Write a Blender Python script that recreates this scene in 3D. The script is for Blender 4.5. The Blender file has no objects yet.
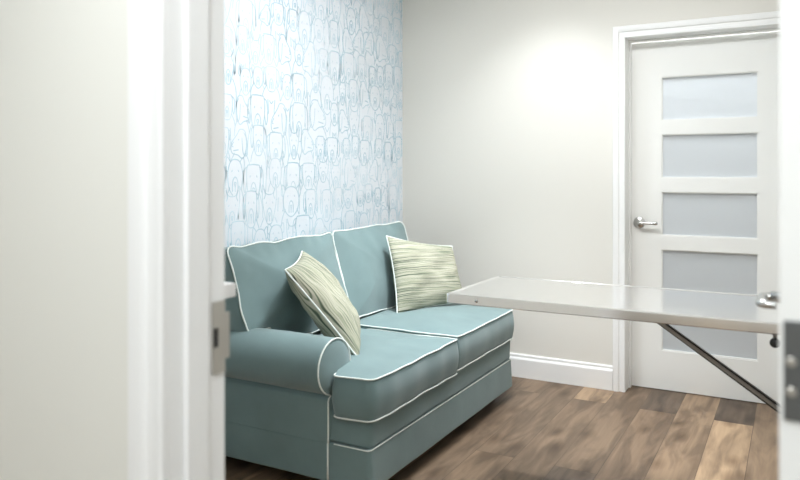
import bpy, bmesh, math, random
from mathutils import Vector, Matrix, noise

random.seed(7)
S = bpy.context.scene
COL = S.collection
PI = math.pi

# ------------------------------------------------------------------ camera, world, lights, exposure
cd = bpy.data.cameras.new('camera')
cam = bpy.data.objects.new('camera', cd)
COL.objects.link(cam)
cam.location = (0, 0, 1.25)
cam.rotation_euler = (math.radians(90), 0, math.radians(28.85))
cd.sensor_width = 36.0
cd.lens = 717.0 / 800.0 * 36.0
cd.shift_y = -67.0 / 800.0
cd.clip_start = 0.02
cd.dof.use_dof = True
cd.dof.focus_distance = 3.5
cd.dof.aperture_fstop = 2.8
S.camera = cam

W = bpy.data.worlds.new('world')
S.world = W
W.use_nodes = True
W.node_tree.nodes['Background'].inputs[0].default_value = (0.9, 0.95, 1.0, 1)
W.node_tree.nodes['Background'].inputs[1].default_value = 0.3

S.view_settings.view_transform = 'Standard'
S.view_settings.look = 'None'
S.view_settings.gamma = 1.0
S.view_settings.use_curve_mapping = False
S.view_settings.exposure = 0.0
S.cycles.use_denoising = True
S.cycles.max_bounces = 8
S.cycles.diffuse_bounces = 5
S.cycles.sample_clamp_indirect = 6.0
S.cycles.caustics_reflective = False
S.cycles.caustics_refractive = False

CEIL = 2.60
def light(name, kind, loc, power, color, size=None, size_y=None, rot=(0, 0, 0), spot=None, blend=0.5, parent=None):
    ld = bpy.data.lights.new(name, kind)
    ld.energy = power
    ld.color = color
    if kind == 'AREA':
        ld.shape = 'RECTANGLE'
        ld.size = size
        ld.size_y = size_y or size
    elif kind == 'SPOT':
        ld.spot_size = math.radians(spot)
        ld.spot_blend = blend
        ld.shadow_soft_size = size or 0.06
    o = bpy.data.objects.new(name, ld)
    COL.objects.link(o)
    o.location = loc
    o.rotation_euler = rot
    return o

# room troffers (each hangs just below the lens of the matching ceiling light built further down)
TROFFERS = [(-0.92, 2.66, 36.5, (0.91, 0.95, 1.0)), (-0.45, -0.45, 27, (0.81, 0.91, 1.0)), (-0.4, 4.98, 108, (0.94, 0.975, 1.0))]  # first one is unseen, added as fill for the exam room
for tx, ty, p, c in TROFFERS:
    light('troffer_light', 'AREA', (tx, ty, CEIL - 0.035), p, c, 1.16, 0.56)
# recessed cans
CANS = [(-1.25, 3.70, 36, 108), (-1.30, 3.20, 170, 72), (-0.50, 0.36, 80, 104)]  # second one is an added spot that brightens the sofa seats from above
for x, y, p, a in CANS:
    light('can_light', 'SPOT', (x, y, CEIL - 0.02), p, (0.93, 0.965, 1.0), 0.06, spot=a, blend=0.75)

# ------------------------------------------------------------------ node materials
def s2l(c):
    return tuple(((v / 255) / 12.92 if v / 255 <= 0.04045 else ((v / 255 + 0.055) / 1.055) ** 2.4) for v in c) + (1,)

def mat(name, rgb, rough=0.5, metal=0.0, spec=0.5, bump=None, var=None, sheen=0.0, emit=None):
    m = bpy.data.materials.new(name)
    m.use_nodes = True
    nt = m.node_tree
    b = nt.nodes['Principled BSDF']
    b.inputs['Base Color'].default_value = s2l(rgb)
    b.inputs['Roughness'].default_value = rough
    b.inputs['Metallic'].default_value = metal
    b.inputs['Specular IOR Level'].default_value = spec
    if sheen:
        b.inputs['Sheen Weight'].default_value = sheen
        b.inputs['Sheen Roughness'].default_value = 0.5
    tc = nt.nodes.new('ShaderNodeTexCoord')
    if var:   # (scale, amount): gentle mottling of the colour itself
        n = nt.nodes.new('ShaderNodeTexNoise'); n.inputs['Scale'].default_value = var[0]; n.inputs['Detail'].default_value = 4
        r = nt.nodes.new('ShaderNodeValToRGB')
        lo = tuple(v * (1 - var[1]) for v in s2l(rgb)[:3]) + (1,)
        hi = tuple(min(1, v * (1 + var[1])) for v in s2l(rgb)[:3]) + (1,)
        r.color_ramp.elements[0].position = 0.3; r.color_ramp.elements[0].color = lo
        r.color_ramp.elements[1].position = 0.7; r.color_ramp.elements[1].color = hi
        nt.links.new(tc.outputs['Object'], n.inputs['Vector'])
        nt.links.new(n.outputs['Fac'], r.inputs['Fac'])
        nt.links.new(r.outputs['Color'], b.inputs['Base Color'])
    if bump:  # (scale, strength, distance)
        n2 = nt.nodes.new('ShaderNodeTexNoise'); n2.inputs['Scale'].default_value = bump[0]; n2.inputs['Detail'].default_value = 3
        bp = nt.nodes.new('ShaderNodeBump'); bp.inputs['Strength'].default_value = bump[1]; bp.inputs['Distance'].default_value = bump[2]
        nt.links.new(tc.outputs['Object'], n2.inputs['Vector'])
        nt.links.new(n2.outputs['Fac'], bp.inputs['Height'])
        nt.links.new(bp.outputs['Normal'], b.inputs['Normal'])
    if emit:
        b.inputs['Emission Color'].default_value = s2l(rgb)
        b.inputs['Emission Strength'].default_value = emit
    return m

M = {}
M['wall'] = mat('greige_wall_paint', (224, 221, 214), 0.6, bump=(160, 0.08, 0.002))
M['hall_wall'] = mat('cream_wall_paint', (230, 229, 222), 0.6, bump=(160, 0.08, 0.002))
M['ceiling'] = mat('ceiling_paint', (240, 240, 238), 0.8)
M['trim'] = mat('white_trim_enamel', (239, 239, 238), 0.35)
M['door'] = mat('white_door_enamel', (236, 236, 233), 0.4)
M['paper'] = mat('wallpaper_ground', (225, 231, 237), 0.75)
M['teal'] = mat('teal_upholstery', (112, 134, 135), 0.9, spec=0.2, bump=(900, 0.25, 0.0015), var=(7, 0.07), sheen=0.3)
M['pipe'] = mat('white_piping_cord', (226, 232, 228), 0.8, spec=0.2)
M['dark'] = mat('dark_lining', (34, 32, 31), 0.9)
M['foot'] = mat('dark_wood', (52, 38, 30), 0.5)
M['chrome'] = mat('satin_nickel', (200, 200, 198), 0.22, metal=1.0)
M['plate'] = mat('nickel_plate', (186, 182, 174), 0.38, metal=0.75)
M['hinge'] = mat('dull_steel_hinge', (112, 114, 114), 0.45, metal=0.8)
M['black'] = mat('black_plastic', (22, 22, 23), 0.4)
M['shelf'] = mat('white_laminate', (238, 238, 238), 0.35)
M['lens'] = mat('lamp_lens', (255, 252, 246), 0.5, emit=6.0)
M['strut_dark'] = mat('dark_steel', (58, 56, 54), 0.45, metal=0.6)
M['strut_light'] = mat('worn_steel', (150, 146, 140), 0.4, metal=0.8)

def ink_material():
    m = mat('wallpaper_blue_ink', (170, 210, 226), 0.75)
    nt = m.node_tree; b = nt.nodes['Principled BSDF']
    tc = nt.nodes.new('ShaderNodeTexCoord')
    n = nt.nodes.new('ShaderNodeTexNoise'); n.inputs['Scale'].default_value = 5.0; n.inputs['Detail'].default_value = 3
    r = nt.nodes.new('ShaderNodeValToRGB')
    e = r.color_ramp.elements
    e[0].position = 0.35; e[0].color = s2l((178, 210, 224))
    e[1].position = 0.65; e[1].color = s2l((206, 226, 235))
    nt.links.new(tc.outputs['Object'], n.inputs['Vector']); nt.links.new(n.outputs['Fac'], r.inputs['Fac'])
    nt.links.new(r.outputs['Color'], b.inputs['Base Color'])
    return m
M['ink'] = ink_material()

def floor_material():
    m = bpy.data.materials.new('wood_plank_floor'); m.use_nodes = True
    nt = m.node_tree; b = nt.nodes['Principled BSDF']; N = nt.nodes.new; L = nt.links.new
    tc = N('ShaderNodeTexCoord'); sp = N('ShaderNodeSeparateXYZ'); cb = N('ShaderNodeCombineXYZ')
    L(tc.outputs['Object'], sp.inputs[0]); L(sp.outputs['Y'], cb.inputs['X']); L(sp.outputs['X'], cb.inputs['Y'])
    def brick(c1, c2, mortar):
        k = N('ShaderNodeTexBrick')
        k.inputs['Scale'].default_value = 1.0
        k.inputs['Brick Width'].default_value = 1.5
        k.inputs['Row Height'].default_value = 0.18
        k.inputs['Mortar Size'].default_value = 0.0012
        k.inputs['Mortar Smooth'].default_value = 0.2
        k.offset = 0.37; k.offset_frequency = 2
        k.inputs['Color1'].default_value = c1; k.inputs['Color2'].default_value = c2; k.inputs['Mortar'].default_value = mortar
        L(cb.outputs[0], k.inputs['Vector'])
        return k
    rnd = brick((0, 0, 0, 1), (1, 1, 1, 1), (0, 0, 0, 1))
    ramp = N('ShaderNodeValToRGB'); el = ramp.color_ramp.elements
    el[0].position = 0.0; el[0].color = s2l((96, 83, 71))
    el[1].position = 1.0; el[1].color = s2l((172, 147, 119))
    for p, c in ((0.28, (112, 96, 80)), (0.5, (124, 105, 86)), (0.75, (140, 119, 97))):
        x = el.new(p); x.color = s2l(c)
    L(rnd.outputs['Color'], ramp.inputs['Fac'])
    # grain, shifted from plank to plank
    mu = N('ShaderNodeMath'); mu.operation = 'MULTIPLY'; mu.inputs[1].default_value = 37.0
    L(rnd.outputs['Color'], mu.inputs[0])
    cg = N('ShaderNodeCombineXYZ')
    sx = N('ShaderNodeMath'); sx.operation = 'MULTIPLY'; sx.inputs[1].default_value = 9.0; L(sp.outputs['X'], sx.inputs[0])
    sy = N('ShaderNodeMath'); sy.operation = 'MULTIPLY'; sy.inputs[1].default_value = 1.7; L(sp.outputs['Y'], sy.inputs[0])
    L(sx.outputs[0], cg.inputs['X']); L(sy.outputs[0], cg.inputs['Y']); L(mu.outputs[0], cg.inputs['Z'])
    n1 = N('ShaderNodeTexNoise'); n1.inputs['Scale'].default_value = 1.6; n1.inputs['Detail'].default_value = 6; n1.inputs['Distortion'].default_value = 0.7
    L(cg.outputs[0], n1.inputs['Vector'])
    r1 = N('ShaderNodeValToRGB'); r1.color_ramp.elements[0].position = 0.36; r1.color_ramp.elements[0].color = (0.60, 0.58, 0.57, 1)
    r1.color_ramp.elements[1].position = 0.60; r1.color_ramp.elements[1].color = (1.2, 1.18, 1.15, 1)
    L(n1.outputs['Fac'], r1.inputs['Fac'])
    cg2 = N('ShaderNodeCombineXYZ')
    sx2 = N('ShaderNodeMath'); sx2.operation = 'MULTIPLY'; sx2.inputs[1].default_value = 60.0; L(sp.outputs['X'], sx2.inputs[0])
    sy2 = N('ShaderNodeMath'); sy2.operation = 'MULTIPLY'; sy2.inputs[1].default_value = 2.5; L(sp.outputs['Y'], sy2.inputs[0])
    L(sx2.outputs[0], cg2.inputs['X']); L(sy2.outputs[0], cg2.inputs['Y']); L(mu.outputs[0], cg2.inputs['Z'])
    n2 = N('ShaderNodeTexNoise'); n2.inputs['Scale'].default_value = 1.0; n2.inputs['Detail'].default_value = 5
    L(cg2.outputs[0], n2.inputs['Vector'])
    r2 = N('ShaderNodeValToRGB'); r2.color_ramp.elements[0].position = 0.3; r2.color_ramp.elements[0].color = (0.82, 0.80, 0.79, 1)
    r2.color_ramp.elements[1].position = 0.7; r2.color_ramp.elements[1].color = (1.05, 1.05, 1.05, 1)
    L(n2.outputs['Fac'], r2.inputs['Fac'])
    m1 = N('ShaderNodeMix'); m1.data_type = 'RGBA'; m1.blend_type = 'MULTIPLY'; m1.inputs[0].default_value = 0.85
    L(ramp.outputs[0], m1.inputs[6]); L(r1.outputs[0], m1.inputs[7])
    m2 = N('ShaderNodeMix'); m2.data_type = 'RGBA'; m2.blend_type = 'MULTIPLY'; m2.inputs[0].default_value = 0.8
    L(m1.outputs[2], m2.inputs[6]); L(r2.outputs[0], m2.inputs[7])
    gap = brick((1, 1, 1, 1), (1, 1, 1, 1), (0.78, 0.75, 0.72, 1))
    m3 = N('ShaderNodeMix'); m3.data_type = 'RGBA'; m3.blend_type = 'MULTIPLY'; m3.inputs[0].default_value = 0.9
    L(m2.outputs[2], m3.inputs[6]); L(gap.outputs['Color'], m3.inputs[7])
    # knots
    vo = N('ShaderNodeTexVoronoi'); vo.voronoi_dimensions = '2D'; vo.inputs['Scale'].default_value = 1.0
    kv = N('ShaderNodeMapping'); kv.inputs['Scale'].default_value = (5.0, 2.4, 1.0); L(tc.outputs['Object'], kv.inputs[0]); L(kv.outputs[0], vo.inputs['Vector'])
    rk = N('ShaderNodeValToRGB'); rk.color_ramp.elements[0].position = 0.03; rk.color_ramp.elements[0].color = (0.45, 0.40, 0.36, 1)
    rk.color_ramp.elements[1].position = 0.22; rk.color_ramp.elements[1].color = (1, 1, 1, 1)
    L(vo.outputs['Distance'], rk.inputs['Fac'])
    m4 = N('ShaderNodeMix'); m4.data_type = 'RGBA'; m4.blend_type = 'MULTIPLY'; m4.inputs[0].default_value = 0.7
    L(m3.outputs[2], m4.inputs[6]); L(rk.outputs[0], m4.inputs[7])
    L(m4.outputs[2], b.inputs['Base Color'])
    b.inputs['Roughness'].default_value = 0.5
    b.inputs['Specular IOR Level'].default_value = 0.35
    bp = N('ShaderNodeBump'); bp.inputs['Strength'].default_value = 0.15; bp.inputs['Distance'].default_value = 0.002
    L(n2.outputs['Fac'], bp.inputs['Height']); L(bp.outputs[0], b.inputs['Normal'])
    return m
M['floor'] = floor_material()

def steel_material():
    m = bpy.data.materials.new('brushed_stainless_steel'); m.use_nodes = True
    nt = m.node_tree; b = nt.nodes['Principled BSDF']; N = nt.nodes.new; L = nt.links.new
    tc = N('ShaderNodeTexCoord'); mp = N('ShaderNodeMapping'); mp.inputs['Scale'].default_value = (2, 220, 60)
    n = N('ShaderNodeTexNoise'); n.inputs['Scale'].default_value = 1.0; n.inputs['Detail'].default_value = 3
    L(tc.outputs['Object'], mp.inputs[0]); L(mp.outputs[0], n.inputs['Vector'])
    r = N('ShaderNodeMapRange'); r.inputs['To Min'].default_value = 0.11; r.inputs['To Max'].default_value = 0.16
    L(n.outputs['Fac'], r.inputs['Value']); L(r.outputs[0], b.inputs['Roughness'])
    b.inputs['Base Color'].default_value = s2l((249, 248, 248)); b.inputs['Metallic'].default_value = 1.0
    return m
M['steel'] = steel_material()

def frosted_material():
    m = bpy.data.materials.new('frosted_glass'); m.use_nodes = True
    nt = m.node_tree; N = nt.nodes.new; L = nt.links.new
    for n in list(nt.nodes): nt.nodes.remove(n)
    out = N('ShaderNodeOutputMaterial')
    d = N('ShaderNodeBsdfDiffuse'); d.inputs[0].default_value = s2l((222, 226, 229))
    t = N('ShaderNodeBsdfTranslucent'); t.inputs[0].default_value = s2l((236, 240, 243))
    g = N('ShaderNodeBsdfGlossy'); g.inputs[0].default_value = (1, 1, 1, 1); g.inputs['Roughness'].default_value = 0.35
    f = N('ShaderNodeFresnel'); f.inputs[0].default_value = 1.45
    a = N('ShaderNodeMixShader'); a.inputs[0].default_value = 0.5
    c = N('ShaderNodeMixShader')
    L(d.outputs[0], a.inputs[1]); L(t.outputs[0], a.inputs[2])
    L(f.outputs[0], c.inputs[0]); L(a.outputs[0], c.inputs[1]); L(g.outputs[0], c.inputs[2]); L(c.outputs[0], out.inputs[0])
    return m
M['frost'] = frosted_material()

def pillow_material():
    m = bpy.data.materials.new('woven_stripe_cotton'); m.use_nodes = True
    nt = m.node_tree; b = nt.nodes['Principled BSDF']; N = nt.nodes.new; L = nt.links.new
    tc = N('ShaderNodeTexCoord'); sep = N('ShaderNodeSeparateXYZ'); L(tc.outputs['Object'], sep.inputs[0])
    def noise_node(scale, detail=2):
        k = N('ShaderNodeTexNoise'); k.inputs['Scale'].default_value = scale; k.inputs['Detail'].default_value = detail
        return k
    wob = noise_node(5.0, 1)
    cb0 = N('ShaderNodeCombineXYZ'); L(sep.outputs['X'], cb0.inputs['X'])
    sy = N('ShaderNodeMath'); sy.operation = 'MULTIPLY'; sy.inputs[1].default_value = 2.0; L(sep.outputs['Y'], sy.inputs[0]); L(sy.outputs[0], cb0.inputs['Y'])
    L(cb0.outputs[0], wob.inputs['Vector'])
    t = N('ShaderNodeMath'); t.operation = 'MULTIPLY_ADD'; t.inputs[1].default_value = 250.0   # thin stripes, about 7 mm
    w2 = N('ShaderNodeMath'); w2.operation = 'MULTIPLY'; w2.inputs[1].default_value = 5.0; L(wob.outputs['Fac'], w2.inputs[0])
    L(sep.outputs['Y'], t.inputs[0]); L(w2.outputs[0], t.inputs[2])
    # one random tone per stripe, fading along its length
    cb = N('ShaderNodeCombineXYZ'); L(t.outputs[0], cb.inputs['Y'])
    sx = N('ShaderNodeMath'); sx.operation = 'MULTIPLY'; sx.inputs[1].default_value = 2.5; L(sep.outputs['X'], sx.inputs[0]); L(sx.outputs[0], cb.inputs['X'])
    n = noise_node(1.0, 1); L(cb.outputs[0], n.inputs['Vector'])
    r = N('ShaderNodeValToRGB'); e = r.color_ramp.elements
    e[0].position = 0.30; e[0].color = s2l((70, 79, 70))
    e[1].position = 0.70; e[1].color = s2l((186, 184, 172))
    for p, c in ((0.38, (104, 114, 97)), (0.43, (144, 150, 128)), (0.48, (174, 172, 156)), (0.54, (182, 179, 164)), (0.60, (154, 157, 133)), (0.64, (128, 136, 115))):
        x = e.new(p); x.color = s2l(c)
    L(n.outputs['Fac'], r.inputs['Fac']); L(r.outputs[0], b.inputs['Base Color'])
    b.inputs['Roughness'].default_value = 0.9; b.inputs['Specular IOR Level'].default_value = 0.2
    bp = N('ShaderNodeBump'); bp.inputs['Strength'].default_value = 0.6; bp.inputs['Distance'].default_value = 0.003
    L(n.outputs['Fac'], bp.inputs['Height']); L(bp.outputs[0], b.inputs['Normal'])
    return m
M['stripe'] = pillow_material()

# ------------------------------------------------------------------ object helpers
BASE = {}
def empty(name, loc, label, cat, group=None, rot=None):
    o = bpy.data.objects.new(name, None); COL.objects.link(o)
    o.empty_display_size = 0.1
    o.location = loc
    if rot is not None:
        o.rotation_euler = rot
    BASE[o.name] = Vector(loc)
    tag(o, label, cat, group)
    return o

def tag(o, label=None, cat=None, group=None, kind=None):
    if label: o['label'] = label
    if cat: o['category'] = cat
    if group: o['group'] = group
    if kind: o['kind'] = kind
    return o

def root_loc(p):
    while p.parent is not None:
        p = p.parent
    return BASE.get(p.name, Vector((0, 0, 0)))

def obj(name, bm, m, parent=None, smooth=False, local=False, origin=None):
    """bm is in world coordinates unless local=True"""
    me = bpy.data.meshes.new(name)
    off = Vector((0, 0, 0))
    if parent is not None and not local:
        off = root_loc(parent)
    elif parent is None and origin is not None:
        off = Vector(origin)
    if off.length > 0:
        bmesh.ops.translate(bm, verts=bm.verts, vec=-off)
    bmesh.ops.recalc_face_normals(bm, faces=bm.faces)
    bm.to_mesh(me); bm.free()
    for x in (m if isinstance(m, (list, tuple)) else [m]):
        me.materials.append(x)
    if smooth:
        for p in me.polygons: p.use_smooth = True
    o = bpy.data.objects.new(name, me); COL.objects.link(o)
    if parent is not None: o.parent = parent
    elif origin is not None:
        o.location = origin
        BASE[o.name] = Vector(origin)
    return o

def struct(name, bm, m, **k):
    return tag(obj(name, bm, m, **k), kind='structure')

def box(bm, x0, x1, y0, y1, z0, z1, bev=0.0, seg=2, mi=0):
    r = bmesh.ops.create_cube(bm, size=1.0)
    vs = r['verts']
    for v in vs:
        v.co = Vector(((x0 + x1) / 2 + v.co.x * (x1 - x0), (y0 + y1) / 2 + v.co.y * (y1 - y0), (z0 + z1) / 2 + v.co.z * (z1 - z0)))
    fs = set(f for v in vs for f in v.link_faces)
    for f in fs: f.material_index = mi
    if bev:
        es = list(set(e for v in vs for e in v.link_edges))
        bmesh.ops.bevel(bm, geom=es, offset=bev, segments=seg, profile=0.5, affect='EDGES', material=mi)
    return bm

def B(*a, **k):
    return box(bmesh.new(), *a, **k)

def tube(bm, pts, r, closed=False, n=8):
    pts = [Vector(p) for p in pts]
    m = len(pts)
    def tan(i):
        if closed: d = pts[(i + 1) % m] - pts[(i - 1) % m]
        else: d = pts[min(i + 1, m - 1)] - pts[max(i - 1, 0)]
        return d.normalized() if d.length > 1e-9 else Vector((0, 0, 1))
    t = tan(0)
    a = Vector((0, 0, 1)) if abs(t.z) < 0.9 else Vector((1, 0, 0))
    nrm = (a - t * a.dot(t)).normalized()
    rings = []
    for i in range(m):
        t = tan(i)
        nrm = (nrm - t * nrm.dot(t)).normalized()
        bn = t.cross(nrm)
        rr = r[i] if isinstance(r, (list, tuple)) else r
        rings.append([bm.verts.new(pts[i] + (nrm * math.cos(2 * PI * k / n) + bn * math.sin(2 * PI * k / n)) * rr) for k in range(n)])
    for i in range(m if closed else m - 1):
        A, C = rings[i], rings[(i + 1) % m]
        sh = 0
        if closed and i == m - 1:   # best matching twist
            best = None
            for s in range(n):
                d = (A[0].co - C[s].co).length
                if best is None or d < best: best, sh = d, s
        for k in range(n):
            bm.faces.new((A[k], A[(k + 1) % n], C[(k + 1 + sh) % n], C[(k + sh) % n]))
    if not closed:
        bm.faces.new(list(reversed(rings[0]))); bm.faces.new(rings[-1])
    return bm

def lathe(bm, prof, center, axis, n=32):
    """prof: list of (radius, distance along axis)"""
    ax = Vector(axis).normalized()
    a = Vector((0, 0, 1)) if abs(ax.z) < 0.9 else Vector((1, 0, 0))
    u = (a - ax * a.dot(ax)).normalized(); v = ax.cross(u); c = Vector(center)
    rings = []
    for r, d in prof:
        if r < 1e-6: rings.append([bm.verts.new(c + ax * d)])
        else: rings.append([bm.verts.new(c + ax * d + (u * math.cos(2 * PI * k / n) + v * math.sin(2 * PI * k / n)) * r) for k in range(n)])
    for A, C in zip(rings, rings[1:]):
        for k in range(n):
            k2 = (k + 1) % n
            if len(A) == 1 and len(C) == 1: continue
            if len(A) == 1: bm.faces.new((A[0], C[k], C[k2]))
            elif len(C) == 1: bm.faces.new((A[k], A[k2], C[0]))
            else: bm.faces.new((A[k], A[k2], C[k2], C[k]))
    return bm

def prism(bm, pts2, fn, a, b, mi=0):
    """extrude polygon pts2 between a and b; fn(p, t) -> 3-D"""
    A = [bm.verts.new(fn(p, a)) for p in pts2]; C = [bm.verts.new(fn(p, b)) for p in pts2]
    n = len(pts2)
    fs = [bm.faces.new(A), bm.faces.new(list(reversed(C)))]
    for i in range(n):
        fs.append(bm.faces.new((A[i], C[i], C[(i + 1) % n], A[(i + 1) % n])))
    for f in fs: f.material_index = mi
    return bm

def fillet(pts, radii, seg=8):
    out = []; n = len(pts)
    for i in range(n):
        p = Vector(pts[i]); a = Vector(pts[i - 1]); c = Vector(pts[(i + 1) % n])
        r = radii[i] if isinstance(radii, (list, tuple)) else radii
        if r <= 0: out.append(p); continue
        u = (a - p).normalized(); v = (c - p).normalized()
        ang = u.angle(v)
        d = min(r / math.tan(ang / 2), (a - p).length * 0.49, (c - p).length * 0.49)
        p0 = p + u * d; p1 = p + v * d
        for k in range(seg + 1):
            t = k / seg
            out.append(p0 * (1 - t) ** 2 + p * 2 * t * (1 - t) + p1 * t ** 2)
    return out

def resample(pts, step, closed=True):
    out = []; n = len(pts)
    for i in range(n if closed else n - 1):
        a = pts[i]; c = pts[(i + 1) % n]; L = (c - a).length
        k = max(1, int(round(L / step)))
        for j in range(k): out.append(a.lerp(c, j / k))
    if not closed: out.append(pts[-1])
    res = [out[0]]
    for p in out[1:]:
        if (p - res[-1]).length > step * 0.25: res.append(p)
    return res

def cushion(name, pipe_name, outline, radii, frame, t, crown, parent, bulge=0.012, wob=0.004, seed=0, pipes=(1, -1), waver=0.0, pw=0.0034):
    """box cushion; outline in (a, b); frame = (origin, ax, bx, cx) with cx the thickness direction"""
    O, ax, bx, cx = [Vector(v) for v in frame]
    P = resample(fillet([Vector((p[0], p[1])) for p in outline], radii), 0.016)
    n = len(P)
    cen = sum(P, Vector((0, 0))) / n
    sgn = 1 if sum(P[i].x * P[(i + 1) % n].y - P[(i + 1) % n].x * P[i].y for i in range(n)) > 0 else -1
    N = []
    for i in range(n):
        d = (P[(i + 1) % n] - P[i - 1]).normalized(); N.append(Vector((d.y, -d.x)) * sgn)
    if waver:
        P = [p + N[i] * waver * noise.noise(Vector((p.x * 9 + seed, p.y * 9, seed))) for i, p in enumerate(P)]
    def w(p, c, k=1.0):
        q = O + ax * p.x + bx * p.y + cx * c
        dn = noise.noise(q * 5.0 + Vector((seed, 0, 0))) * wob * k + noise.noise(q * 13.0 + Vector((0, seed, 0))) * wob * 0.35 * k
        return q + cx * dn
    bm = bmesh.new()
    rings = []
    SS = [0.02, 0.12, 0.25, 0.4, 0.55, 0.68, 0.78, 0.86, 0.92, 0.96, 0.985, 1.0]
    for s in SS:
        c = t / 2 + crown * (1 - s ** 2.0)
        rings.append([bm.verts.new(w(cen + (p - cen) * s, c)) for p in P])
    for q in (0.12, 0.3, 0.5, 0.7, 0.88):
        rings.append([bm.verts.new(w(P[i] + N[i] * bulge * math.sin(PI * q) , t / 2 - t * q, 1)) for i in range(n)])
    for s in reversed(SS):
        c = -t / 2 - crown * 0.5 * (1 - s ** 2.6)
        rings.append([bm.verts.new(w(cen + (p - cen) * s, c)) for p in P])
    for A, C in zip(rings, rings[1:]):
        for k in range(n):
            bm.faces.new((A[k], A[(k + 1) % n], C[(k + 1) % n], C[k]))
    bm.faces.new(rings[0]); bm.faces.new(rings[-1])
    o = obj(name, bm, M['teal'], parent, smooth=True)
    for sd in pipes:
        pb = tube(bmesh.new(), [w(P[i] + N[i] * 0.002, sd * t / 2) for i in range(n)], pw, closed=True)
        tag(obj(pipe_name, pb, M['pipe'], o, smooth=True), 'white piping cord')
    return o

# ------------------------------------------------------------------ setting: room shell
XL, XR, YF0, YF, YB = -2.30, 0.13, 0.80, 0.928, 4.21   # left wall, right wall, doorway wall (hall side / room side), back wall
JL, JR, HD = -0.852, 0.030, 2.06                      # near doorway: jamb faces, head
DL, DR, HB = -0.848, 0.005, 2.02                      # far door opening
struct('floor', B(-3.2, 2.0, -2.0, 7.0, -0.05, 0.0), M['floor'])
struct('ceiling', B(-3.2, 2.0, -2.0, 7.0, CEIL, CEIL + 0.08), M['ceiling'])

# doorway wall
bm = bmesh.new()
box(bm, -3.0, JL - 0.018, YF0, YF, 0, CEIL)
box(bm, JR + 0.018, 1.6, YF0, YF, 0, CEIL)
box(bm, JL - 0.018, JR + 0.018, YF0, YF, HD + 0.018, CEIL)
struct('wall_front', bm, M['hall_wall'])
struct('wall_right', B(XR, XR + 0.1, YF, YB, 0, CEIL), M['wall'])
bm = bmesh.new()
box(bm, XL, DL - 0.018, YB, YB + 0.125, 0, CEIL)
box(bm, DR + 0.018, XR, YB, YB + 0.125, 0, CEIL)
box(bm, DL - 0.018, DR + 0.018, YB, YB + 0.125, HB + 0.018, CEIL)
struct('wall_back', bm, M['wall'])
struct('wall_hall_back', B(-3.0, 1.6, -1.6, -1.5, 0, CEIL), M['hall_wall'])
struct('wall_hall_left', B(-3.1, -3.0, -1.6, YF0, 0, CEIL), M['hall_wall'])
struct('wall_hall_right', B(1.6, 1.7, -1.6, YF, 0, CEIL), M['hall_wall'])
struct('wall_corridor_back', B(-2.4, 1.6, 6.9, 7.0, 0, CEIL), M['ceiling'])
struct('wall_corridor_left', B(-2.4, -2.3, YB + 0.125, 6.9, 0, CEIL), M['ceiling'])
struct('wall_corridor_right', B(1.5, 1.6, YB + 0.125, 6.9, 0, CEIL), M['ceiling'])

# ---- left wall with the dog line-drawing wallpaper (ground and ink are one mesh)
def cat(pts, closed=False, k=6):
    """Catmull-Rom"""
    pts = [Vector(p) for p in pts]; n = len(pts); out = []
    R = range(n) if closed else range(n - 1)
    for i in R:
        if closed: a, b, c, d = pts[i - 1], pts[i], pts[(i + 1) % n], pts[(i + 2) % n]
        else: a, b, c, d = pts[max(i - 1, 0)], pts[i], pts[i + 1], pts[min(i + 2, n - 1)]
        for j in range(k):
            t = j / k
            out.append(0.5 * ((2 * b) + (c - a) * t + (2 * a - 5 * b + 4 * c - d) * t * t + (3 * b - a - 3 * c + d) * t ** 3))
    if not closed: out.append(pts[-1])
    return out

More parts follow.
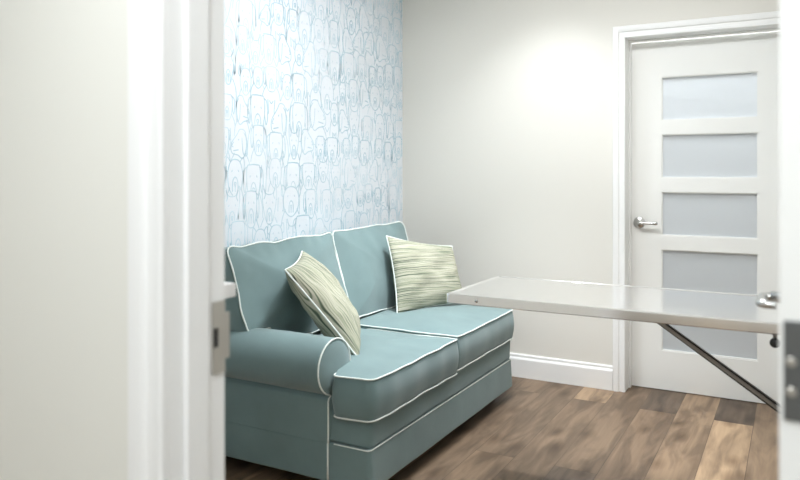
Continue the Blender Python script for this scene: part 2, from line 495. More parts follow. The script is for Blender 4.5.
def dog(cx, cy, s, kind, rng):
    """returns (silhouette polygon, list of strokes); s = head width"""
    j = lambda a: rng.uniform(-a, a)
    f = rng.choice((-1, 1))
    hw = 0.5 * s * rng.uniform(0.85, 1.1); hh = s * rng.uniform(1.15, 1.7)
    P = lambda x, y: Vector((cx + f * x, cy + y))
    strokes = []
    bw = hw * rng.uniform(1.2, 1.5); bl = s * 2.3
    if kind == 0:      # square head with flopping ears
        head = [P(-hw * .8, 0), P(-hw * .35, hh * .06), P(hw * .35, hh * .06), P(hw * .8, 0), P(hw * .86, -hh * .4), P(hw * .55, -hh * .88), P(0, -hh * .98), P(-hw * .55, -hh * .88), P(-hw * .86, -hh * .4)]
        for q in (-1, 1):
            strokes.append(cat([P(q * hw * .75, 0), P(q * hw * 1.15, -hh * .1), P(q * hw * 1.25, -hh * .5), P(q * hw * 1.05, -hh * .72), P(q * hw * .85, -hh * .45)]))
    elif kind == 1:    # pricked ears
        head = [P(-hw * .9, hh * .3), P(-hw * .45, hh * .02), P(hw * .45, hh * .02), P(hw * .9, hh * .3), P(hw * .88, -hh * .3), P(hw * .4, -hh * .85), P(0, -hh * .95), P(-hw * .4, -hh * .85), P(-hw * .88, -hh * .3)]
        for q in (-1, 1):
            strokes.append(cat([P(q * hw * .78, hh * .18), P(q * hw * .55, 0), P(q * hw * .72, -hh * .15)]))
    elif kind == 2:    # round head
        head = [P(-hw * .5, hh * .02), P(hw * .5, hh * .02), P(hw * .95, -hh * .3), P(hw * .8, -hh * .75), P(0, -hh), P(-hw * .8, -hh * .75), P(-hw * .95, -hh * .3)]
        for q in (-1, 1):
            strokes.append(cat([P(q * hw * .6, -hh * .02), P(q * hw * 1.1, hh * .12), P(q * hw * 1.2, -hh * .2), P(q * hw * .93, -hh * .3)]))
    else:              # head turned to the side, long muzzle
        head = [P(-hw * .7, 0), P(0, hh * .08), P(hw * .4, -hh * .1), P(hw * 1.15, -hh * .42), P(hw * 1.1, -hh * .72), P(hw * .3, -hh * .8), P(-hw * .4, -hh * .9), P(-hw * .85, -hh * .5)]
        strokes.append(cat([P(-hw * .5, -hh * .02), P(-hw * .95, -hh * .3), P(-hw * .8, -hh * .8), P(-hw * .4, -hh * .7), P(-hw * .25, -hh * .2)]))
    hd = cat(head, closed=True); strokes.append(hd + [hd[0]])
    if kind != 3:
        mw = hw * rng.uniform(.25, .4); my = -hh * .66
        strokes.append(cat([P(-mw, my - hh * .2), P(-mw * .9, my + hh * .1), P(0, my + hh * .22), P(mw * .9, my + hh * .1), P(mw, my - hh * .2)]))
        strokes.append(cat([P(-mw * .35, my + hh * .06), P(mw * .35, my + hh * .06), P(0, my - hh * .06), P(-mw * .35, my + hh * .06)], k=3))
        strokes.append([P(0, my - hh * .06), P(0, my - hh * .2)])
        for q in (-1, 1):
            strokes.append(cat([P(q * hw * .38, -hh * .24), P(q * hw * .46, -hh * .3)], k=2))
    else:
        strokes.append(cat([P(hw * .85, -hh * .36), P(hw * 1.1, -hh * .5), P(hw * .9, -hh * .52)], k=3))
        strokes.append(cat([P(hw * .2, -hh * .62), P(hw * .9, -hh * .66)], k=2))
        strokes.append(cat([P(hw * .15, -hh * .25), P(hw * .24, -hh * .3)], k=2))
    # body
    yb = -hh * .85
    for q in (-1, 1):
        strokes.append(cat([P(q * hw * .72, yb + hh * .12), P(q * bw * .9, yb - hh * .25), P(q * bw, yb - hh * .9), P(q * bw * .96 + j(.004), -bl)]))
        strokes.append(cat([P(q * bw * .38, yb - hh * .45), P(q * bw * .3, yb - hh * .9), P(q * bw * .34, -bl)]))
    strokes.append(cat([P(-bw * .2, yb - hh * .5), P(0, yb - hh * .62), P(bw * .2, yb - hh * .5)], k=3))
    sil = list(hd)
    body = [P(-bw, -bl), P(-bw, yb - hh * .9), P(-bw * .9, yb - hh * .25), P(-hw * .72, yb + hh * .12), P(hw * .72, yb + hh * .12), P(bw * .9, yb - hh * .25), P(bw, yb - hh * .9), P(bw, -bl)]
    return [sil, body], strokes

def inside(p, poly):
    r = False; n = len(poly); k = n - 1
    for i in range(n):
        a, b = poly[i], poly[k]
        if (a.y > p.y) != (b.y > p.y) and p.x < (b.x - a.x) * (p.y - a.y) / (b.y - a.y + 1e-12) + a.x: r = not r
        k = i
    return r

def wallpaper_wall():
    bm = B(XL - 0.1, XL, YF, YB + 0.125, 0, CEIL)
    rng = random.Random(11)
    dogs = []
    row = 0; y = CEIL + 0.10
    while y > 0.55:
        x = 1.9 + (row % 2) * 0.07 + rng.uniform(0, .03)
        while x < YB + 0.05:
            s = rng.uniform(0.075, 0.135)
            dogs.append((row, x, y + rng.uniform(-.03, .03), s, rng.choice((0, 0, 1, 2, 3))))
            x += s * rng.uniform(1.1, 1.4)
        y -= 0.155; row += 1
    built = [(d, dog(d[1], d[2], d[3], d[4], rng)) for d in dogs]
    for i, (d, (sils, strokes)) in enumerate(built):
        front = []
        for e, (sl, _) in built[i + 1:]:
            if e[0] > d[0] + 3: break
            if abs(e[1] - d[1]) < 0.26 and (e[0] > d[0] or e[1] > d[1]): front.append(sl)
        for st in strokes:
            wd = rng.uniform(0.0019, 0.0029)
            run = []
            def flush(run):
                if len(run) < 2: return
                L = []; R = []
                for k in range(len(run)):
                    t = (run[min(k + 1, len(run) - 1)] - run[max(k - 1, 0)])
                    if t.length < 1e-7: t = Vector((1, 0))
                    t.normalize(); nn = Vector((-t.y, t.x)) * wd
                    a = run[k] + nn; b = run[k] - nn
                    L.append(bm.verts.new((XL + 0.0006, a.x, a.y))); R.append(bm.verts.new((XL + 0.0006, b.x, b.y)))
                for k in range(len(run) - 1):
                    f = bm.faces.new((L[k], R[k], R[k + 1], L[k + 1])); f.material_index = 1
            for p in st:
                ok = YF + 0.02 < p.x < YB - 0.004 and 0.5 < p.y < CEIL - 0.004
                if ok:
                    for sl in front:
                        if inside(p, sl[0]) or inside(p, sl[1]): ok = False; break
                if ok: run.append(p)
                else: flush(run); run = []
            flush(run)
    return struct('wall_left', bm, [M['paper'], M['ink']])
wallpaper_wall()

# ---- trims
def baseboard(name, x0, x1, y0, y1, face):
    """profiled baseboard; face: outward normal axis ('-y','+x','-x','+y')"""
    prof = [(0, 0), (0.0, 0.14), (0.006, 0.14), (0.009, 0.134), (0.009, 0.122), (0.013, 0.116), (0.016, 0.108), (0.016, 0.0)]
    bm = bmesh.new()
    if face == '-y': prism(bm, prof, lambda p, t: (t, y0 - p[0], p[1]), x0, x1)
    if face == '+y': prism(bm, prof, lambda p, t: (t, y0 + p[0], p[1]), x0, x1)
    if face == '+x': prism(bm, prof, lambda p, t: (x0 + p[0], t, p[1]), y0, y1)
    if face == '-x': prism(bm, prof, lambda p, t: (x0 - p[0], t, p[1]), y0, y1)
    struct(name, bm, M['trim'])
baseboard('baseboard_back', XL + 0.017, DL - 0.070, YB, YB, '-y')
baseboard('baseboard_left', XL, XL, YF, YB, '+x')
baseboard('baseboard_right', XR, XR, YF, YB - 0.02, '-x')
baseboard('baseboard_front', XL + 0.017, JL - 0.08, YF, YF, '+y')
baseboard('baseboard_hall', -3.0, JL - 0.095, YF0, YF0, '-y')

CAS = [(0.0, 0.010), (0.004, 0.014), (0.016, 0.014), (0.020, 0.012), (0.036, 0.012), (0.042, 0.019), (0.058, 0.021), (0.072, 0.021), (0.076, 0.017), (0.076, 0.0), (0.0, 0.0)]
def casing(name, xl, xr, top, yw, sign, w=0.068, rev=0.0):
    """casing around an opening in a wall plane y = yw, standing out by sign*depth; mitred by extruding a profile round the opening"""
    k = w / 0.076
    bm = bmesh.new()
    xl -= rev; xr += rev; top += rev
    rings = []
    for (x, z, dx, dz) in ((xl, 0, -1, 0), (xl, top, -1, 1), (xr, top, 1, 1), (xr, 0, 1, 0)):
        rings.append([bm.verts.new((x + dx * p[0] * k, yw + sign * p[1], z + dz * p[0] * k)) for p in CAS])
    n = len(CAS)
    for A, C in zip(rings, rings[1:]):
        for i in range(n): bm.faces.new((A[i], A[(i + 1) % n], C[(i + 1) % n], C[i]))
    bm.faces.new(rings[0]); bm.faces.new(list(reversed(rings[-1])))
    struct(name, bm, M['trim'])
casing('trim_1', DL, DR, HB, YB, -1, w=0.068)
casing('trim_2', JL, JR, HD, YF0, -1, w=0.068)
casing('trim_3', JL, JR, HD, YF, 1, w=0.070, rev=0.012)

def jamb(name, xl, xr, top, y0, y1, s0, s1):
    """lining boards and door stop (s0..s1) of an opening"""
    bm = bmesh.new()
    box(bm, xl - 0.018, xl, y0, y1, 0, top, 0.0015, 1); box(bm, xr, xr + 0.018, y0, y1, 0, top, 0.0015, 1)
    box(bm, xl - 0.018, xr + 0.018, y0, y1, top, top + 0.018, 0.0015, 1)
    box(bm, xl, xl + 0.010, s0, s1, 0, top, 0.002, 2); box(bm, xr - 0.010, xr, s0, s1, 0, top, 0.002, 2)
    box(bm, xl + 0.010, xr - 0.010, s0, s1, top - 0.010, top, 0.002, 2)
    return struct(name, bm, M['trim'])
jamb('trim_4', JL, JR, HD, YF0, YF, 0.832, 0.880)
jamb('trim_5', DL, DR, HB, YB, YB + 0.125, YB + 0.088, YB + 0.124)

# ---- strike plate in the near left jamb
sp = empty('strike_plate', (JL, 0.908, 0.97), 'satin nickel strike plate with a dark latch hole on the doorway jamb', 'strike plate')
z0, z1 = 0.912, 1.034
bm = bmesh.new()
hy0, hy1, hz0, hz1 = 0.897, 0.910, 0.957, 0.990
box(bm, JL, JL + 0.0022, 0.896, hy0, z0, z1); box(bm, JL, JL + 0.0022, hy1, 0.9260, z0, z1)
box(bm, JL, JL + 0.0022, hy0, hy1, z0, hz0); box(bm, JL, JL + 0.0022, hy0, hy1, hz1, z1)
prism(bm, [(0, 0), (0.011, -0.003), (0.013, -0.001), (0.0115, 0.0015), (0, 0.0022)], lambda p, t: (JL + p[1], 0.9260 + p[0], t), z0 + 0.022, z1 - 0.022)
obj('plate', bm, M['plate'], sp)
tag(obj('latch_hole', B(JL + 0.0002, JL + 0.0008, hy0, hy1, hz0, hz1), M['black'], sp), 'dark latch hole')
for zz in (z0 + 0.012, z1 - 0.012):
    obj('screw', lathe(bmesh.new(), [(0.0, 0.0024), (0.0035, 0.0024), (0.004, 0.0018)], (JL, 0.909, zz), (1, 0, 0), 12), M['plate'], sp)

# ---- far door with five frosted lites
bm = bmesh.new()
YD = YB + 0.128
x0, x1 = DL + 0.003, DR - 0.003
gx0, gx1 = -0.673, -0.174
tops = [1.8025 - 0.3307 * k for k in range(5)]; bots = [1.551 - 0.3305 * k for k in range(5)]
th = 0.04
box(bm, x0, gx0, YD, YD + th, 0.006, HB - 0.004); box(bm, gx1, x1, YD, YD + th, 0.006, HB - 0.004)
edges = [HB - 0.004] + [v for tb in zip(tops, bots) for v in tb] + [0.006]
for k in range(0, len(edges), 2):
    box(bm, gx0, gx1, YD, YD + th, edges[k + 1], edges[k])
far_door = struct('door_1', bm, M['door'])
for k in range(5):
    tag(obj('glass_pane', B(gx0 - 0.002, gx1 + 0.002, YD + 0.016, YD + 0.022, bots[k] - 0.002, tops[k] + 0.002), M['frost'], far_door), 'frosted glass pane')
    g = bmesh.new()
    for (a0, a1, c0, c1) in ((gx0, gx0 + .006, bots[k], tops[k]), (gx1 - .006, gx1, bots[k], tops[k]), (gx0 + .006, gx1 - .006, bots[k], bots[k] + .006), (gx0 + .006, gx1 - .006, tops[k] - .006, tops[k])):
        box(g, a0, a1, YD + 0.005, YD + 0.016, c0, c1)
    obj('glazing_bead', g, M['door'], far_door)

def lever_handle(parent, c, out, along, L=0.105, back=False):
    """lever set: rose, neck, lever; c on the door face"""
    c = Vector(c); out = Vector(out); along = Vector(along)
    rose = obj('door_handle', lathe(bmesh.new(), [(0.0, 0.0), (0.033, 0.0), (0.033, 0.005), (0.030, 0.009), (0.018, 0.010), (0.0125, 0.012), (0.0115, 0.030), (0.0, 0.030)], c, out, 32), M['chrome'], parent, smooth=True)
    e = c + out * 0.046
    path = [c + out * 0.028, c + out * 0.038, e + along * 0.008, e + along * 0.03, e + along * 0.06, e + along * 0.085 , e + along * L]
    if back:   # tip turned back towards the door
        path = path[:-1] + [e + along * (L - 0.012), e + along * L - out * 0.008, e + along * (L + 0.001) - out * 0.030]
    bm = tube(bmesh.new(), cat(path, k=5), 0.0085, n=12)
    obj('lever', bm, M['chrome'], rose, smooth=True)
    if not back: obj('lever_tip', lathe(bmesh.new(), [(0, 0), (0.0095, 0.0), (0.0105, 0.004), (0.0100, 0.02), (0.006, 0.024), (0, 0.024)], e + along * (L - 0.02), along, 16), M['chrome'], rose, smooth=True)
lever_handle(far_door, (-0.796, YD, 0.961), (0, -1, 0), (1, 0, 0))

# ---- near door, standing open at right angles
NX0, NX1 = -0.016, 0.026
bm = bmesh.new()
ny0, ny1 = 0.930, 1.790
box(bm, NX0, NX1, ny0, ny1, 0.008, HD - 0.006, 0.0015, 1)
near_door = struct('door_2', bm, M['door'])
for k, hz in enumerate((0.24, 1.025, 1.82)):
    hb = bmesh.new()
    box(hb, NX0 + 0.0045, NX1 + 0.002, ny0 - 0.003, ny0 - 0.0004, hz - 0.057, hz + 0.057, 0.001, 1)
    hg = tag(obj('hinge', hb, M['hinge'], near_door), 'dull steel hinge leaf')
    for dz, dx in ((0.043, 0.030), (0.010, 0.0125), (-0.024, 0.0125), (-0.046, 0.030)):
        obj('screw', lathe(bmesh.new(), [(0.0, 0.0014), (0.0042, 0.0014), (0.0056, 0.0)], (NX0 + dx, ny0 - 0.003, hz + dz), (0, -1, 0), 14), M['plate'], hg)
lever_handle(near_door, (NX0, 1.73, 0.985), (-1, 0, 0), (0, -1, 0), back=True)

# ------------------------------------------------------------------ ceiling fixtures (above the frame)
tl = ['white recessed troffer light in the ceiling over the exam room', 'white recessed troffer light in the hall ceiling before the doorway', 'white recessed troffer light in the corridor ceiling behind the panelled door']
for (tx, ty, p, c), lb in zip(TROFFERS, tl):
    t = empty('ceiling_light', (tx, ty, CEIL), lb, 'ceiling light')
    bm = bmesh.new()
    box(bm, tx - .61, tx + .61, ty - .31, ty - .285, CEIL - .02, CEIL); box(bm, tx - .61, tx + .61, ty + .285, ty + .31, CEIL - .02, CEIL)
    box(bm, tx - .61, tx - .585, ty - .285, ty + .285, CEIL - .02, CEIL); box(bm, tx + .585, tx + .61, ty - .285, ty + .285, CEIL - .02, CEIL)
    obj('frame', bm, M['trim'], t)
    obj('diffuser', B(tx - .585, tx + .585, ty - .285, ty + .285, CEIL - .016, CEIL - .004), M['lens'], t)
cl = ['round recessed downlight in the ceiling nearest the panelled door', 'round recessed downlight in the ceiling above the sofa', 'round recessed downlight in the hall ceiling by the doorway']
for (x, y, p, a), lb in zip(CANS, cl):
    t = empty('downlight', (x, y, CEIL), lb, 'downlight', 'recessed ceiling downlights')
    obj('trim_ring', lathe(bmesh.new(), [(0.068, 0.0), (0.088, 0.0), (0.086, -0.008), (0.070, -0.010), (0.068, 0.0)], (x, y, CEIL), (0, 0, 1), 32), M['trim'], t, smooth=True)
    obj('lens', lathe(bmesh.new(), [(0, -0.003), (0.067, -0.003), (0.067, 0), (0, 0)], (x, y, CEIL), (0, 0, 1), 32), M['lens'], t)

# ------------------------------------------------------------------ sofa
A0, A1 = 2.277, 2.418     # near arm, outer / inner face
Y1, YM = 3.815, 3.040     # far end, split between the seats
XF = -1.385               # front of the base
XA = -1.570               # front of the arm
XBK = -2.265              # back of the sofa
sofa = empty('sofa', (-1.83, 3.03, 0), 'teal two seat sofa with rolled arm and white piping under the wallpapered wall', 'sofa')

def rounded_block(outline, radii, z0, z1, bev, wob=0.0, seed=0, steps=6):
    """plan outline, softly rounded top and bottom rim"""
    P = resample(fillet([Vector(p) for p in outline], radii, 8), 0.02)
    n = len(P)
    sgn = 1 if sum(P[i].x * P[(i + 1) % n].y - P[(i + 1) % n].x * P[i].y for i in range(n)) > 0 else -1
    N = []
    for i in range(n):
        d = (P[(i + 1) % n] - P[i - 1]).normalized(); N.append(Vector((d.y, -d.x)) * sgn)
    bm = bmesh.new(); rings = []
    lev = []
    for k in range(steps + 1):
        a = PI / 2 * k / steps; lev.append((z0 + bev * (1 - math.sin(a)), -bev * (1 - math.cos(a)) if False else -bev * (1 - math.sin(PI / 2 - a + 0) ) ))
    lev = [(z0 + bev * (1 - math.cos(PI / 2 * k / steps)), -bev * (1 - math.sin(PI / 2 * k / steps))) for k in range(steps + 1)]
    up = [(z1 - bev * (1 - math.cos(PI / 2 * k / steps)), -bev * (1 - math.sin(PI / 2 * k / steps))) for k in range(steps, -1, -1)]
    mid = [(z0 + bev + (z1 - z0 - 2 * bev) * q, 0) for q in (0.25, 0.5, 0.75)]
    for z, o in lev + mid + up:
        ring = []
        for i in range(n):
            p = P[i] + N[i] * o
            q = Vector((p.x, p.y, z))
            dd = noise.noise(q * 6 + Vector((seed, 0, 0))) * wob
            ring.append(bm.verts.new(q + Vector((N[i].x, N[i].y, 0)) * dd))
        rings.append(ring)
    for A, C in zip(rings, rings[1:]):
        for k in range(n): bm.faces.new((A[k], A[(k + 1) % n], C[(k + 1) % n], C[k]))
    bm.faces.new(rings[0]); bm.faces.new(rings[-1])
    return bm, P, N

plan = [(XF, A0 + 0.002), (XF, Y1), (XBK, Y1), (XBK, A0 + 0.002)]
# lower border of the base
bm, P, N = rounded_block(plan, [0.02, 0.03, 0.01, 0.01], 0.062, 0.214, 0.008, 0.003, 3)
for v in bm.verts:
    if v.co.x > XF - 0.03: v.co.x += (0.214 - v.co.z) * 0.06
base = obj('base', bm, M['teal'], sofa, smooth=True)
pp = [Vector((p.x, p.y, 0.214)) + Vector((N[i].x, N[i].y, 0)) * 0.001 for i, p in enumerate(P)]
sel = [q for q in pp if q.x > XA + 0.01 and q.y < Y1 - 0.01]
sel.sort(key=lambda q: (0, -q.x * -1) if q.y < A0 + 0.012 and q.x < XF - 0.015 else (1, q.y))
tag(obj('piping', tube(bmesh.new(), sel, 0.0024), M['pipe'], base, smooth=True), 'white piping cord')
# upper rail of the base, slightly puffed
plan2 = [(XF - 0.004, A0 + 0.012), (XF - 0.004, Y1 - 0.004), (XBK, Y1 - 0.004), (XBK, A0 + 0.012)]
bm, _, _ = rounded_block(plan2, [0.035, 0.03, 0.01, 0.01], 0.214, 0.340, 0.014, 0.005, 9)
obj('rail', bm, M['teal'], sofa, smooth=True)
tag(obj('dust_cover', B(XBK + 0.02, XF - 0.03, A0 + 0.03, Y1 - 0.03, 0.052, 0.066), M['dark'], sofa), 'dark cloth under the base')
for fx in (XF - 0.10, XBK + 0.06):
    for fy in (A0 + 0.09, Y1 - 0.08):
        tag(obj('foot', lathe(bmesh.new(), [(0, 0), (0.018, 0), (0.024, 0.054), (0, 0.054)], (fx, fy, 0.0), (0, 0, 1), 16), M['foot'], sofa, smooth=True), 'short dark wooden foot')
# back frame
bk = fillet([Vector(p) for p in [(-2.12, 0.33), (-2.185, 0.885), (-2.275, 0.885), (XBK, 0.33)]], [0.0, 0.035, 0.03, 0.0], 6)
obj('back_frame', prism(bmesh.new(), [tuple(p) for p in bk], lambda p, t: (p[0], t, p[1]), A0 + 0.004, Y1 - 0.005), M['teal'], sofa, smooth=False)

# arm: rolled profile in (y, z)
def arm_profile():
    pr = [(A0, 0.212), (A0, 0.300), (A0, 0.372), (A0 + 0.004, 0.382), (A0 + 0.020, 0.390)]
    cy, cz, ry, rz = 2.321, 0.497, 0.111, 0.108
    for k in range(25):
        a = math.radians(240 - k * (240 + 20) / 24)
        pr.append((cy + ry * math.cos(a), cz + rz * math.sin(a)))
    pr += [(A1 + 0.002, 0.43), (A1, 0.38), (A1, 0.212)]
    return pr
AP = arm_profile()
bm = bmesh.new()
# body swept along x with soft front rim and small wrinkles
cen = Vector((2.335, 0.42)); xs = [XBK + 0.005, -2.2, -2.1, -2.0, -1.9, -1.8, -1.7, -1.64, -1.60, -1.582, XA]
APd = [Vector(p) for p in AP]
APd = resample(APd, 0.012, closed=False)
rings = []
for x in xs:
    sc = 1.0 if x < -1.575 else 0.985
    ring = []
    for p in APd:
        q = cen + (p - cen) * sc
        d = (p - cen).normalized()
        w_ = 0.004 * noise.noise(Vector((x * 5, p.x * 9, p.y * 9))) if p.y > 0.37 else 0.002 * noise.noise(Vector((x * 5, 0, p.y * 6)))
        ring.append(bm.verts.new((x, q.x + d.x * w_, q.y + d.y * w_)))
    rings.append(ring)
for A, C in zip(rings, rings[1:]):
    for k in range(len(A) - 1): bm.faces.new((A[k], A[k + 1], C[k + 1], C[k]))
# front panel: slightly padded
n = len(APd)
prev = rings[-1]
fc = Vector((2.335, 0.42))
for s, dx in ((0.93, 0.004), (0.8, 0.009), (0.55, 0.013), (0.25, 0.015), (0.02, 0.0155)):
    ring = [bm.verts.new((XA + dx, fc.x + (p.x - fc.x) * s * 0.985, fc.y + (p.y - fc.y) * s * 0.985 if p.y > 0.25 or s > 0.9 else fc.y + (p.y - fc.y) * s)) for p in APd]
    for k in range(n - 1): bm.faces.new((prev[k], prev[k + 1], ring[k + 1], ring[k]))
    bm.faces.new((prev[n - 1], prev[0], ring[0], ring[n - 1]))
    prev = ring
bm.faces.new(prev)
bm.faces.new(list(reversed(rings[0])))
arm = obj('arm', bm, M['teal'], sofa, smooth=True)
ppath = [(XA + 0.001, p.x, p.y) for p in APd]
tag(obj('piping', tube(bmesh.new(), ppath, 0.0034), M['pipe'], arm, smooth=True), 'white piping cord')
# lower side piping continuing down the front corner of the base side
tag(obj('piping', tube(bmesh.new(), [(XA, A0 - 0.001, 0.212), (XA, A0 - 0.001, 0.14), (XA, A0 - 0.001, 0.066)], 0.0038), M['pipe'], base, smooth=True), 'white piping cord')

# seat cushions
hc = 0.412
fr = ((0, 0, hc), (1, 0, 0), (0, 1, 0), (0, 0, 1))
cushion('seat_cushion', 'piping', [(XF + 0.016, A0 - 0.006), (XF + 0.016, YM - 0.003), (-2.06, YM - 0.003), (-2.06, A1 + 0.022), (XA + 0.026, A1 + 0.022), (XA + 0.026, A0 - 0.006)],
        [0.045, 0.012, 0.02, 0.02, 0.01, 0.03], ((0, 0, 0.401), (1, 0, 0), (0, 1, 0), (0, 0, 1)), 0.154, 0.028, sofa, seed=1.3, waver=0.008)
cushion('seat_cushion', 'piping', [(XF + 0.014, YM + 0.003), (XF + 0.014, Y1), (-2.06, Y1), (-2.06, YM + 0.003)],
        [0.012, 0.06, 0.03, 0.02], fr, 0.154, 0.028, sofa, seed=5.1, waver=0.008)

# back cushions, leaning
lean = math.atan(0.30)
bx = Vector((-math.sin(lean), 0, math.cos(lean))); cx = Vector((math.cos(lean), 0, math.sin(lean)))
O = Vector((-1.945, 0, 0.515)) - cx * 0.075
sc = 1 / math.cos(lean)
frb = (O, (0, 1, 0), bx, cx)
cushion('back_cushion', 'piping', [(2.285, 0.075), (A1 + 0.005, 0.075), (A1 + 0.025, 0.010), (YM - 0.006, 0.0), (YM - 0.004, 0.445), (2.268, 0.438)],
        [0.03, 0.01, 0.02, 0.03, 0.025, 0.03], frb, 0.15, 0.035, sofa, seed=8.2, wob=0.015, waver=0.012, pipes=(1,))
cushion('back_cushion', 'piping', [(YM + 0.006, 0.0), (Y1 - 0.01, 0.0), (Y1 - 0.01, 0.455), (YM + 0.004, 0.450)],
        [0.03, 0.04, 0.05, 0.025], frb, 0.15, 0.035, sofa, seed=3.7, wob=0.012, waver=0.008, pipes=(1,))

# ------------------------------------------------------------------ throw pillows
def pillow(name, corners, T, label, seed, group):
    """corners TL, BL, BR, TR in world; local x runs left->right, y bottom->top"""
    TL, BL, BR, TR = [Vector(c) for c in corners]
    c = (TL + BL + BR + TR) / 4
    X = ((TR - TL) + (BR - BL)).normalized(); Y = ((TL - BL) + (TR - BR)); Y = (Y - X * Y.dot(X)).normalized(); Z = X.cross(Y)
    R = Matrix((X, Y, Z)).transposed()
    root = empty(name, c, label, 'throw pillow', group, rot=R.to_euler())
    loc = [R.inverted() @ (q - c) for q in (TL, BL, BR, TR)]
    nn = 40
    def pos(u, v, side):
        a, b = (u + 1) / 2, (v + 1) / 2
        p = loc[1] * (1 - a) * (1 - b) + loc[2] * a * (1 - b) + loc[3] * a * b + loc[0] * (1 - a) * b
        p = p.copy()
        kx = 1 - 0.07 * (1 - v * v) * abs(u) ** 3; ky = 1 - 0.07 * (1 - u * u) * abs(v) ** 3
        p.x *= kx; p.y *= ky
        h = ((1 - u * u) * (1 - v * v))
        h = T / 2 * (max(h, 0) ** 0.42)
        wr = noise.noise(Vector((u * 2.2 + seed, v * 2.6, side))) * 0.016 + noise.noise(Vector((u * 6 + seed, v * 5, side * 3))) * 0.005
        p.z += side * (h + wr * min(1, h / (T / 2) * 1.3))
        return p
    bm = bmesh.new()
    g = {}
    for side in (1, -1):
        for i in range(nn + 1):
            for k in range(nn + 1):
                u = math.sin((2 * i / nn - 1) * PI / 2); v = math.sin((2 * k / nn - 1) * PI / 2)
                edge = i in (0, nn) or k in (0, nn)
                if edge and side == -1: g[(side, i, k)] = g[(1, i, k)]; continue
                g[(side, i, k)] = bm.verts.new(pos(u, v, side))
    for side in (1, -1):
        for i in range(nn):
            for k in range(nn):
                q = [g[(side, i, k)], g[(side, i + 1, k)], g[(side, i + 1, k + 1)], g[(side, i, k + 1)]]
                bm.faces.new(q if side == 1 else list(reversed(q)))
    obj('cover', bm, M['stripe'], root, smooth=True, local=True)
    loop = [pos(u, -1, 1) for u in [-1 + 2 * q / 24 for q in range(24)]] + [pos(1, v, 1) for v in [-1 + 2 * q / 24 for q in range(24)]] \
        + [pos(u, 1, 1) for u in [1 - 2 * q / 24 for q in range(24)]] + [pos(-1, v, 1) for v in [1 - 2 * q / 24 for q in range(24)]]
    tag(obj('piping', tube(bmesh.new(), loop, 0.0038, closed=True), M['pipe'], root, smooth=True, local=True), 'pale piping cord')
    return root
PG = 'striped throw pillows on the sofa'
# near: left edge A-B runs from the back cushion down to the seat front; stripes run along it
pillow('throw_pillow', [(-2.015, 2.71, 0.885), (-1.873, 2.400, 0.844), (-1.57, 2.500, 0.485), (-1.76, 2.79, 0.525)], 0.16,
       'green and cream striped pillow slumped in the sofa corner beside the rolled arm', 2.0, PG)
pillow('throw_pillow', [(-1.972, 3.425, 0.903), (-1.835, 3.30, 0.500), (-1.645, 3.765, 0.515), (-1.760, 3.825, 0.820)], 0.13,
       'green and cream striped pillow upright on the far seat cushion near the steel table', 6.0, PG)

# ------------------------------------------------------------------ stainless fold-down exam table
TX0, TX1, TY0, TY1, TZ = -1.146, XR, 2.43, 2.965, 0.80
et = empty('exam_table', (TX1, (TY0 + TY1) / 2, TZ), 'stainless steel fold-down exam table fixed to the right wall before the panelled door', 'exam table')
bm = bmesh.new()
# rolled edge profile around a slightly sunken sheet
def rr(ins, z, r=0.018):
    return [Vector((p.x, p.y, z)) for p in fillet([Vector((TX0 + ins, TY0 + ins)), Vector((TX1, TY0 + ins)), Vector((TX1, TY1 - ins)), Vector((TX0 + ins, TY1 - ins))], [max(r - ins, 0.004), 0.0, 0.0, max(r - ins, 0.004)], 5)]
levels = [(0.022, TZ - 0.030), (0.004, TZ - 0.036), (0.0, TZ - 0.033), (0.0, TZ - 0.005), (0.002, TZ - 0.001), (0.006, TZ), (0.012, TZ - 0.001), (0.016, TZ - 0.003)]
rings = [[bm.verts.new(p) for p in rr(i, z)] for i, z in levels]
for A, C in zip(rings, rings[1:]):
    for k in range(len(A)): bm.faces.new((A[k], A[(k + 1) % len(A)], C[(k + 1) % len(A)], C[k]))
bm.faces.new(rings[-1]); bm.faces.new(rings[0])
obj('table_top', bm, M['steel'], et)
yc = (TY0 + TY1) / 2
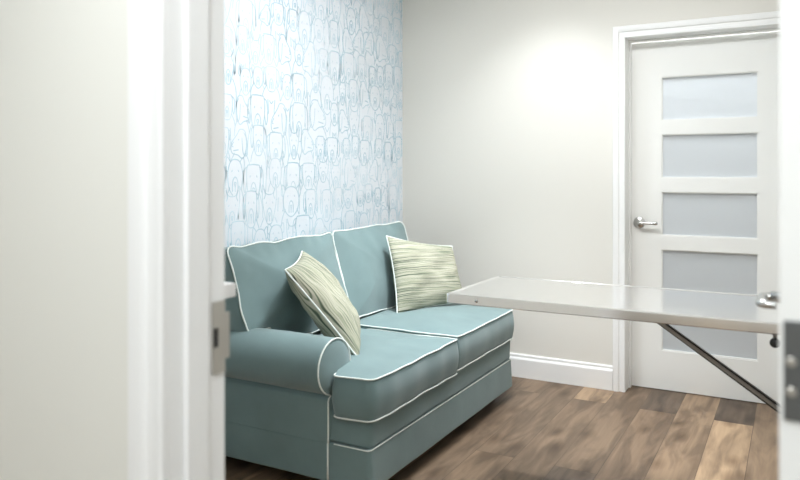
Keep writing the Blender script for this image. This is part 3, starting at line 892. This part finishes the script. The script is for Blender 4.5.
obj('brace', prism(bmesh.new(), [(-0.50, 0.757), (-0.478, 0.764), (0.118, 0.372), (0.118, 0.340)], lambda p, t: (p[0], t, p[1]), yc - 0.004, yc + 0.010), M['strut_dark'], et)
obj('brace_rail', prism(bmesh.new(), [(-0.487, 0.7525), (-0.475, 0.7570), (0.118, 0.3635), (0.118, 0.3500)], lambda p, t: (p[0], t, p[1]), yc - 0.010, yc - 0.004), M['strut_light'], et)
obj('brace_bracket', B(-0.56, -0.44, yc - 0.02, yc + 0.02, 0.757, 0.770, 0.002, 1), M['strut_light'], et)
obj('wall_bracket', B(XR - 0.012, XR, yc - 0.03, yc + 0.03, 0.30, 0.42, 0.002, 1), M['strut_light'], et)
obj('wall_rail', B(XR - 0.03, XR, TY0 + 0.02, TY1 - 0.02, 0.735, 0.769, 0.002, 1), M['strut_light'], et)
for sx in (-1.02, -0.03):
    obj('screw', lathe(bmesh.new(), [(0, 0.004), (0.004, 0.0035), (0.0065, 0.0)], (sx, TY0, TZ - 0.018), (0, -1, 0), 14), M['chrome'], et, smooth=True)
kb = lathe(bmesh.new(), [(0, 0.018), (0.010, 0.017), (0.0145, 0.012), (0.0145, 0.003), (0.008, 0.0), (0.006, -0.03), (0, -0.03)], (-0.053, TY0 + 0.02, 0.737), (0, -1, 0), 20)
tag(obj('latch_knob', kb, M['black'], et, smooth=True), 'black round knob')
obj('knob_bracket', B(-0.059, -0.047, TY0 + 0.03, TY0 + 0.045, 0.722, 0.768, 0.001, 1), M['strut_light'], et)

# ------------------------------------------------------------------ white wall shelf just inside the doorway wall
sh = empty('wall_shelf', (-1.29, YF, 1.0), 'small white shelf with a square end just behind the doorway jamb', 'shelf')
obj('board', B(-1.51, -1.07, YF + 0.001, 1.20, 0.980, 1.010, 0.002, 2), M['shelf'], sh)
for sx in (-1.42, -1.16):
    obj('bracket', prism(bmesh.new(), [(YF + 0.001, 0.98), (YF + 0.16, 0.98), (YF + 0.16, 0.970), (YF + 0.012, 0.84), (YF + 0.001, 0.84)], lambda p, t: (t, p[0], p[1]), sx - 0.008, sx + 0.008), M['shelf'], sh)
